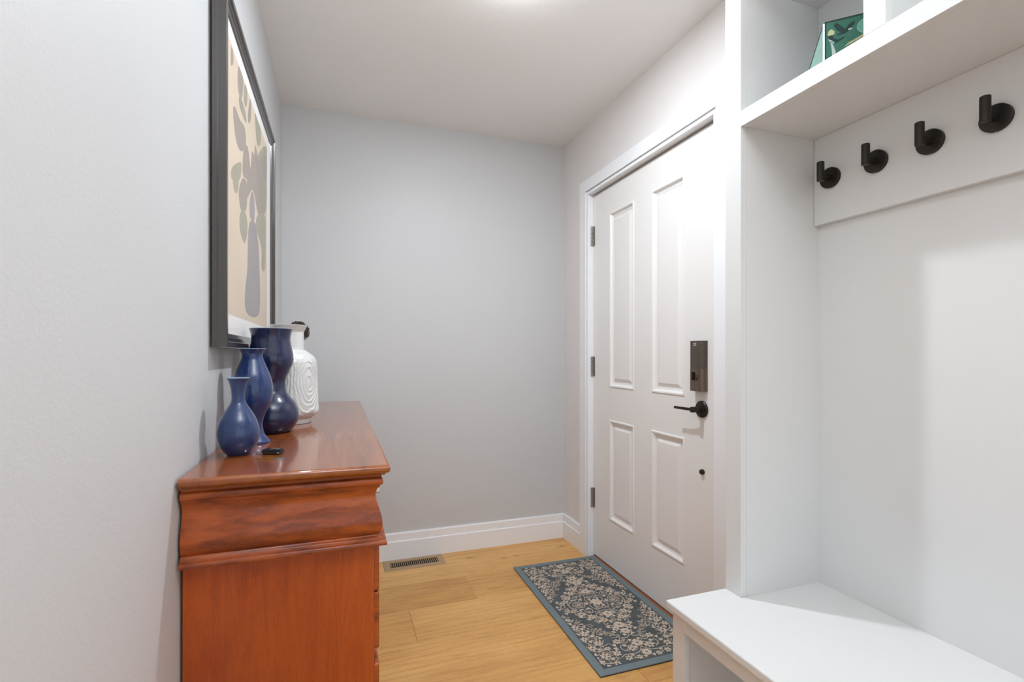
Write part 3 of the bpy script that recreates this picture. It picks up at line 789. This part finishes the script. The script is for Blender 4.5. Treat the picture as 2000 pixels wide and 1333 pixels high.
sh = [
 (2, [(1.638, 1.935), (1.79, 1.915), (2.06, 1.925), (2.06, 1.70), (1.93, 1.64), (1.80, 1.66), (1.70, 1.70)][2:]),
 (1, [(1.591, 1.735), (1.57, 1.658), (1.635, 1.66), (1.812, 1.719), (1.784, 1.777), (1.732, 1.778), (1.706, 1.718), (1.658, 1.762)]),
 (1, [(1.798, 1.826), (1.79, 1.748), (1.965, 1.771), (2.071, 1.806), (2.071, 1.884), (1.948, 1.848), (1.87, 1.8)]),
 (1, [(1.647, 1.669), (1.647, 1.609), (1.751, 1.663), (1.869, 1.613), (2.025, 1.671), (2.006, 1.77), (2.044, 1.803), (1.935, 1.777), (1.808, 1.747), (1.724, 1.708)]),
 (2, [(1.838, 1.605), (1.823, 1.554), (1.935, 1.516), (1.935, 1.445), (2.025, 1.46), (2.036, 1.578), (2.025, 1.655)]),
 (3, [(1.698, 1.55), (1.659, 1.498), (1.647, 1.398), (1.612, 1.33), (1.607, 1.284), (1.647, 1.262), (1.737, 1.258), (1.823, 1.266), (1.885, 1.29), (1.902, 1.341), (1.885, 1.437), (1.869, 1.502), (1.823, 1.554), (1.794, 1.57)]),
 (1, [(1.545, 1.622), (1.514, 1.581), (1.545, 1.543), (1.623, 1.565), (1.647, 1.609), (1.635, 1.648), (1.589, 1.647)]),
 (2, [(1.545, 1.539), (1.524, 1.514), (1.535, 1.481), (1.6, 1.462), (1.647, 1.504), (1.64, 1.544), (1.589, 1.555)]),
 (3, [(1.724, 1.65), (1.685, 1.599), (1.698, 1.563), (1.765, 1.567), (1.785, 1.614), (1.765, 1.649)]),
 (2, [(1.446, 1.623), (1.437, 1.583), (1.465, 1.566), (1.504, 1.585), (1.514, 1.623), (1.498, 1.641)]),
 (1, [(1.51, 1.925), (1.501, 1.863), (1.55, 1.856), (1.581, 1.903), (1.575, 1.928)]),
 (2, [(1.602, 1.922), (1.587, 1.872), (1.624, 1.866), (1.647, 1.901), (1.64, 1.928)]),
 (1, [(1.438, 1.771), (1.464, 1.72), (1.51, 1.703), (1.57, 1.717), (1.624, 1.764), (1.602, 1.798), (1.53, 1.788), (1.464, 1.791)]),
 (1, [(1.52, 1.847), (1.53, 1.822), (1.624, 1.821), (1.62, 1.845), (1.56, 1.855)]),
 (1, [(1.694, 1.926), (1.658, 1.862), (1.67, 1.841), (1.706, 1.868), (1.714, 1.913)]),
 (2, [(1.79, 1.925), (1.826, 1.846), (1.901, 1.867), (1.923, 1.913), (1.907, 1.928), (1.84, 1.928)]),
 (1, [(1.414, 1.92), (1.411, 1.874), (1.438, 1.893), (1.438, 1.917)]),
 (2, [(1.421, 1.616), (1.421, 1.588), (1.53, 1.624), (1.55, 1.673), (1.51, 1.663)]),
]
def smooth_closed(p, n=4):
    q = [p[-1]] + list(p) + [p[0], p[1]]; out = []
    for i in range(1, len(p) + 1):
        p0, p1, p2, p3 = q[i - 1], q[i], q[i + 1], q[i + 2]
        for k in range(n):
            t = k / n
            out.append(tuple(0.5 * (2 * p1[d] + (p2[d] - p0[d]) * t + (2 * p0[d] - 5 * p1[d] + 4 * p2[d] - p3[d]) * t * t + (3 * p1[d] - p0[d] - 3 * p2[d] + p3[d]) * t ** 3) for d in (0, 1)))
    return out
for i, (m, poly) in enumerate(sh):
    prism(bm, [(min(max(a, AY0), AY1), min(max(b, AZ0), AZ1)) for a, b in smooth_closed(poly)], 'X', AX + 0.0002 + 0.00002 * i, AX + 0.00024 + 0.00002 * i, m)
link('print', bm, [MT['art_bg'], MT['art_leaf'], MT['art_green'], MT['art_vase']], pic, smooth=0)
link('glass', bx(FB + 0.0168, FB + 0.0182, FY0 + 0.034, FY1 - 0.034, FZ0 + 0.034, FZ1 - 0.034), MT['glass'], pic, smooth=0)
bm = B(); box(bm, FB - 0.004, FB + 0.0002, FY0 + 0.012, FY0 + 0.03, 1.965, 1.995, bev=0.002); link('hanger', bm, MT['silver'], pic)

# ------------------------------------------------------------------ rug
rc = Vector((1.1125, 1.9985, 0)); RW, RL, rt = 0.4745, 0.938, math.radians(-0.6)
rug = thing('door_mat', rc, 'slate blue woven mat with cream floral pattern before the door', 'rug')
rug.rotation_euler = (0, 0, rt)
def rlink(name, bm, mat, smooth=0, parent=rug):
    bmesh.ops.recalc_face_normals(bm, faces=bm.faces[:])
    me = bpy.data.meshes.new(name); bm.to_mesh(me); bm.free(); me.materials.append(mat)
    o = bpy.data.objects.new(name, me); COL.objects.link(o); o.parent = parent; return o
hw, hl, bd = RW / 2, RL / 2, 0.030
rlink('backing', box(B(), -hw, hw, -hl, hl, 0.0004, 0.003), MT['rugk'])
rlink('field', box(B(), -hw + bd - 0.003, hw - bd + 0.003, -hl + bd - 0.003, hl - bd + 0.003, 0.003, 0.0062), MT['rugf'])
rlink('binding', box(B(), -hw - 0.001, -hw + bd, -hl - 0.001, hl + 0.001, 0.0031, 0.0076, bev=0.0015), MT['rugb'])
rlink('binding', box(B(), hw - bd, hw + 0.001, -hl - 0.001, hl + 0.001, 0.0031, 0.0076, bev=0.0015), MT['rugb'])
rlink('binding', box(B(), -hw + bd, hw - bd, -hl - 0.001, -hl + bd, 0.0031, 0.0075, bev=0.0015), MT['rugb'])
rlink('binding', box(B(), -hw + bd, hw - bd, hl - bd, hl + 0.001, 0.0031, 0.0075, bev=0.0015), MT['rugb'])
pb = B()
PH = 0.0068
lim_x, lim_y = hw - bd - 0.002, hl - bd - 0.002
seen = set()
rzo = random.Random(11)
def flat(poly):
    for sx, sy in ((1, 1), (-1, 1), (1, -1), (-1, -1)):
        q = [(sx * a, sy * b) for a, b in poly]
        if any(abs(a) > lim_x or abs(b) > lim_y for a, b in q): continue
        n_ = len(q); key = (round(sum(a for a, b in q) / n_, 4), round(sum(b for a, b in q) / n_, 4))
        if key in seen: continue
        seen.add(key)
        if sx * sy < 0: q = q[::-1]
        zz_ = PH + rzo.random() * 0.0006
        pb.faces.new([pb.verts.new((a, b, zz_)) for a, b in q])
def ell(cx, cy, ra, rb, ang, n=8):
    ca, sa = math.cos(ang), math.sin(ang)
    flat([(cx + ra * math.cos(2 * math.pi * k / n) * ca - rb * math.sin(2 * math.pi * k / n) * sa,
           cy + ra * math.cos(2 * math.pi * k / n) * sa + rb * math.sin(2 * math.pi * k / n) * ca) for k in range(n)])
def flower(cx, cy, r, n=6, rot=0.0):
    for k in range(n):
        a = rot + 2 * math.pi * k / n
        ell(cx + 0.62 * r * math.cos(a), cy + 0.62 * r * math.sin(a), 0.42 * r, 0.26 * r, a)
def bud(cx, cy, r, a):
    ell(cx, cy, r, 0.55 * r, a); ell(cx + r * 0.7 * math.cos(a + 1.3), cy + r * 0.7 * math.sin(a + 1.3), 0.55 * r, 0.3 * r, a + 0.9)
    ell(cx + r * 0.7 * math.cos(a - 1.3), cy + r * 0.7 * math.sin(a - 1.3), 0.55 * r, 0.3 * r, a - 0.9)
def strip(pts, w):
    for (a, b), (c, d) in zip(pts, pts[1:]):
        L = math.hypot(c - a, d - b)
        if L < 1e-6: continue
        nx, ny = -(d - b) / L * w / 2, (c - a) / L * w / 2
        flat([(a + nx, b + ny), (c + nx, d + ny), (c - nx, d - ny), (a - nx, b - ny)])
def vine(pts, w=0.0032): strip(catmull(pts, 6), w)
def hexa(cx, cy, r):
    for rr in (r, r * 0.66):
        pts = [(cx + rr * (1 + 0.12 * math.cos(6 * a)) * math.cos(a), cy + rr * (1 + 0.12 * math.cos(6 * a)) * math.sin(a)) for a in [2 * math.pi * k / 24 for k in range(25)]]
        strip(pts, 0.003)
    flower(cx, cy, r * 0.42, 6)
# quarter pattern (u across the width, v along the length), mirrored four ways
flower(0.0, 0.0, 0.030, 8); flower(0.0, 0.0, 0.014, 6)
hexa(0.088, 0.0, 0.028)
vine([(0.03, 0.0), (0.042, 0.022), (0.034, 0.05), (0.012, 0.058), (0.0, 0.046)])
vine([(0.06, 0.03), (0.05, 0.058), (0.062, 0.078), (0.085, 0.07), (0.083, 0.05), (0.068, 0.052)])
vine([(0.0, 0.075), (0.03, 0.082), (0.055, 0.102), (0.05, 0.125), (0.03, 0.128)])
vine([(0.135, 0.0), (0.132, 0.03), (0.115, 0.055), (0.09, 0.09), (0.062, 0.118), (0.03, 0.15), (0.0, 0.165)])
vine([(0.16, 0.0), (0.15, 0.02), (0.155, 0.045), (0.14, 0.05), (0.138, 0.035)])
vine([(0.0, 0.19), (0.022, 0.2), (0.05, 0.19), (0.056, 0.168), (0.04, 0.16)])
for u, v, r in ((0.112, 0.075, 0.019), (0.078, 0.108, 0.019), (0.042, 0.148, 0.018), (0.0, 0.105, 0.022), (0.028, 0.1, 0.013), (0.135, 0.045, 0.015), (0.16, 0.03, 0.014),
                (0.0, 0.2, 0.024), (0.03, 0.222, 0.018), (0.0, 0.248, 0.02)):
    flower(u, v, r, 6 if r > 0.016 else 5, 0.3)
for u, v, r, a in ((0.05, 0.0, 0.011, 0), (0.062, 0.04, 0.009, 1), (0.1, 0.045, 0.009, 0.4), (0.02, 0.03, 0.008, 1.2), (0.125, 0.095, 0.01, 0.8), (0.098, 0.122, 0.01, 0.9), (0.064, 0.15, 0.01, 1.1),
                   (0.02, 0.168, 0.009, 1.5), (0.172, 0.05, 0.009, 0.4), (0.188, 0.012, 0.008, 0.2), (0.016, 0.13, 0.008, 1.8), (0.052, 0.2, 0.010, 0.6), (0.05, 0.24, 0.009, 1.0), (0.018, 0.27, 0.009, 1.4)):
    bud(u, v, r, a)
# end sprays
vine([(0.0, 0.275), (0.02, 0.292), (0.05, 0.288), (0.062, 0.31), (0.045, 0.325), (0.03, 0.312)])
vine([(0.0, 0.31), (0.018, 0.335), (0.05, 0.345), (0.075, 0.335), (0.08, 0.36), (0.06, 0.375)])
vine([(0.0, 0.36), (0.02, 0.385), (0.05, 0.395), (0.085, 0.39), (0.11, 0.4)])
for u, v, r in ((0.0, 0.335, 0.022), (0.04, 0.362, 0.018), (0.075, 0.305, 0.017), (0.0, 0.398, 0.020), (0.085, 0.412, 0.015), (0.042, 0.418, 0.013), (0.112, 0.372, 0.017)):
    flower(u, v, r, 6, 0.2)
for u, v, r, a in ((0.022, 0.36, 0.009, 0.8), (0.058, 0.335, 0.008, 0.3), (0.1, 0.345, 0.010, 0.9), (0.062, 0.398, 0.008, 1.3), (0.018, 0.42, 0.008, 0.2), (0.095, 0.322, 0.009, 0.5), (0.02, 0.31, 0.008, 2.2)):
    bud(u, v, r, a)
# corner spandrels
vine([(0.203, 0.12), (0.19, 0.15), (0.198, 0.18), (0.18, 0.2), (0.165, 0.185), (0.176, 0.17)])
vine([(0.203, 0.2), (0.185, 0.225), (0.16, 0.232), (0.14, 0.255), (0.15, 0.275), (0.168, 0.265)])
vine([(0.2, 0.26), (0.188, 0.285), (0.165, 0.3), (0.14, 0.3), (0.12, 0.28)])
vine([(0.203, 0.31), (0.19, 0.335), (0.165, 0.345), (0.145, 0.37), (0.155, 0.395), (0.175, 0.39)])
vine([(0.2, 0.39), (0.185, 0.41), (0.155, 0.42), (0.13, 0.405)])
for u, v, r in ((0.185, 0.165, 0.018), (0.17, 0.215, 0.018), (0.188, 0.25, 0.017), (0.15, 0.292, 0.019), (0.186, 0.315, 0.018), (0.165, 0.372, 0.019), (0.192, 0.405, 0.013), (0.142, 0.425, 0.013), (0.19, 0.1, 0.014), (0.132, 0.335, 0.014)):
    flower(u, v, r, 6, 0.5)
for u, v, r, a in ((0.195, 0.13, 0.009, 1.2), (0.165, 0.18, 0.009, 0.6), (0.15, 0.24, 0.010, 0.9), (0.195, 0.212, 0.008, 0.3), (0.172, 0.272, 0.009, 0.1), (0.125, 0.262, 0.009, 2.0), (0.165, 0.33, 0.009, 0.8), (0.195, 0.355, 0.009, 1.3), (0.145, 0.398, 0.009, 0.5), (0.18, 0.43, 0.008, 0.1), (0.15, 0.205, 0.009, 1.5)):
    bud(u, v, r, a)
rnd = random.Random(3)
pts_ = [k for k in seen if k[0] >= 0 and k[1] >= 0]
tries = 0
while tries < 1100:
    tries += 1
    u, v = rnd.uniform(0.004, 0.198), rnd.uniform(0.004, 0.425)
    sd = u / 0.21 + v / 0.30
    if 0.90 < sd < 1.12 and 0.03 < u < 0.2: continue
    if v > 0.25 and 0.085 < u < 0.118: continue
    if any((u - a) ** 2 + (v - b) ** 2 < 0.0102 ** 2 for a, b in pts_): continue
    pts_.append((u, v)); a = rnd.uniform(0, 3.1)
    k = rnd.random()
    if k < 0.28: bud(u, v, 0.0050, a)
    elif k < 0.80:
        c_, s_ = math.cos(a), math.sin(a)
        vine([(u + 0.009 * (p * c_ - q * s_), v + 0.009 * (p * s_ + q * c_)) for p, q in ((-1.3, 0.3), (-0.6, -0.35), (0.2, 0.1), (0.9, 0.5), (1.1, -0.1), (0.7, -0.3))], 0.0021)
    else: flower(u, v, 0.0075, 5, a)
po = rlink('woven_pattern', pb, MT['rugp']); po['label'] = 'cream flowers and vines'
md = po.modifiers.new('thickness', 'SOLIDIFY'); md.thickness = 0.0012; md.offset = -1

# ------------------------------------------------------------------ floor register
reg = thing('floor_register', (0.39, 2.716, 0), 'tan metal floor register with dark louvres by the end wall', 'vent')
rx0, rx1, ry0, ry1 = 0.228, 0.555, 2.6465, 2.786
link('well', bx(rx0 + 0.03, rx1 - 0.03, ry0 + 0.03, ry1 - 0.03, 0.0003, 0.0008), MT['dark'], reg, smooth=0)
bm = B()
prs = [(0.0, 0.0003), (0.001, 0.0022), (0.006, 0.0042), (0.033, 0.0048), (0.035, 0.0042), (0.036, 0.0008)]
rg = [[bm.verts.new((xx, yy, z)) for xx, yy in ((rx0 + i, ry0 + i), (rx1 - i, ry0 + i), (rx1 - i, ry1 - i), (rx0 + i, ry1 - i))] for i, z in prs]
for a, b in zip(rg, rg[1:]):
    for i in range(4): bm.faces.new((a[i], a[(i + 1) % 4], b[(i + 1) % 4], b[i]))
link('faceplate', bm, MT['tan'], reg, smooth=20)
NS = 24
for k in range(NS):
    xx = rx0 + 0.036 + (rx1 - rx0 - 0.072) * (k + 0.5) / NS
    link('louvre', bx(xx - 0.0017, xx + 0.0017, ry0 + 0.0355, ry1 - 0.0355, 0.001, 0.0044), MT['tan'], reg, smooth=0)

# ------------------------------------------------------------------ outlet on the end wall
ou = thing('wall_outlet', (0.181, YB, 0.385), 'white outlet plate low on the end wall beside the dresser', 'outlet')
link('plate', bx(0.146, 0.216, YB - 0.006, YB - 0.0003, 0.385, 0.500, bev=0.002), MT['trim'], ou)
for zz in (0.4225, 0.4625):
    so = link('socket', bx(0.165, 0.197, YB - 0.0075, YB - 0.0055, zz - 0.014, zz + 0.014, bev=0.0008), MT['trim'], ou)
    for dx in (-0.0065, 0.0065): link('slot', bx(0.181 + dx - 0.001, 0.181 + dx + 0.001, YB - 0.0078, YB - 0.0070, zz - 0.004, zz + 0.005), MT['dark'], so, smooth=0)

# ------------------------------------------------------------------ ceiling light
cl = thing('ceiling_light', (LAMP.x, LAMP.y, CEIL), 'small round ceiling light just above the top edge of view', 'ceiling light')
bm = B(); lathe(bm, [(0.062, -0.0005), (0.062, -0.004), (0.056, -0.012), (0.045, -0.014), (0.043, -0.009)], (LAMP.x, LAMP.y, CEIL), 56, cap1=False); link('trim_ring', bm, MT['trim'], cl, smooth=50)
bm = B(); lathe(bm, [(0.043, -0.010), (0.040, -0.013), (0.025, -0.016), (0.005, -0.017)], (LAMP.x, LAMP.y, CEIL), 48); link('lens', bm, MT['bulb'], cl, smooth=60)
ld = bpy.data.lights.new('ceiling_lamp', 'AREA'); ld.shape = 'DISK'; ld.size = 0.055; ld.energy = LAMP_W; ld.color = (0.90, 0.985, 1.08)
lo = bpy.data.objects.new('ceiling_lamp', ld); COL.objects.link(lo); lo.location = (LAMP.x, LAMP.y, CEIL - 0.02)

lg = bpy.data.lights.new('lens_glow', 'POINT'); lg.energy = 1.6; lg.shadow_soft_size = 0.02; lg.color = (0.95, 0.98, 1.0)
og_ = bpy.data.objects.new('lens_glow', lg); COL.objects.link(og_); og_.location = (LAMP.x, LAMP.y, CEIL - 0.05)

# added fill, unseen above the camera: invented bowl with an upward area light
b2 = thing('added_fill_bowl', (FILL.x, FILL.y, CEIL), 'added white fill-light bowl, unseen above the camera', 'ceiling light')
bm = B(); lathe(bm, [(0.02, -0.06), (0.10, -0.05), (0.15, -0.015), (0.155, 0.0), (0.150, 0.0), (0.145, -0.012), (0.098, -0.044), (0.018, -0.052)], FILL, 56); link('bowl', bm, MT['trim'], b2, smooth=50)
bm = B(); lathe(bm, [(0.008, -0.05), (0.008, CEIL - FILL.z - 0.016)], FILL, 16); link('rod', bm, MT['hinge'], b2)
bm = B(); lathe(bm, [(0.05, -0.0005), (0.05, -0.01), (0.04, -0.018), (0.01, -0.018)], (FILL.x, FILL.y, CEIL), 40); link('canopy', bm, MT['trim'], b2, smooth=50)
l2 = bpy.data.lights.new('added_fill_light', 'AREA'); l2.shape = 'DISK'; l2.size = 0.24; l2.energy = FILL_W; l2.color = (0.90, 0.985, 1.08)
o2 = bpy.data.objects.new('added_fill_light', l2); COL.objects.link(o2); o2.location = FILL + Vector((0, 0, -0.01)); o2.rotation_euler = (math.pi, 0, 0)
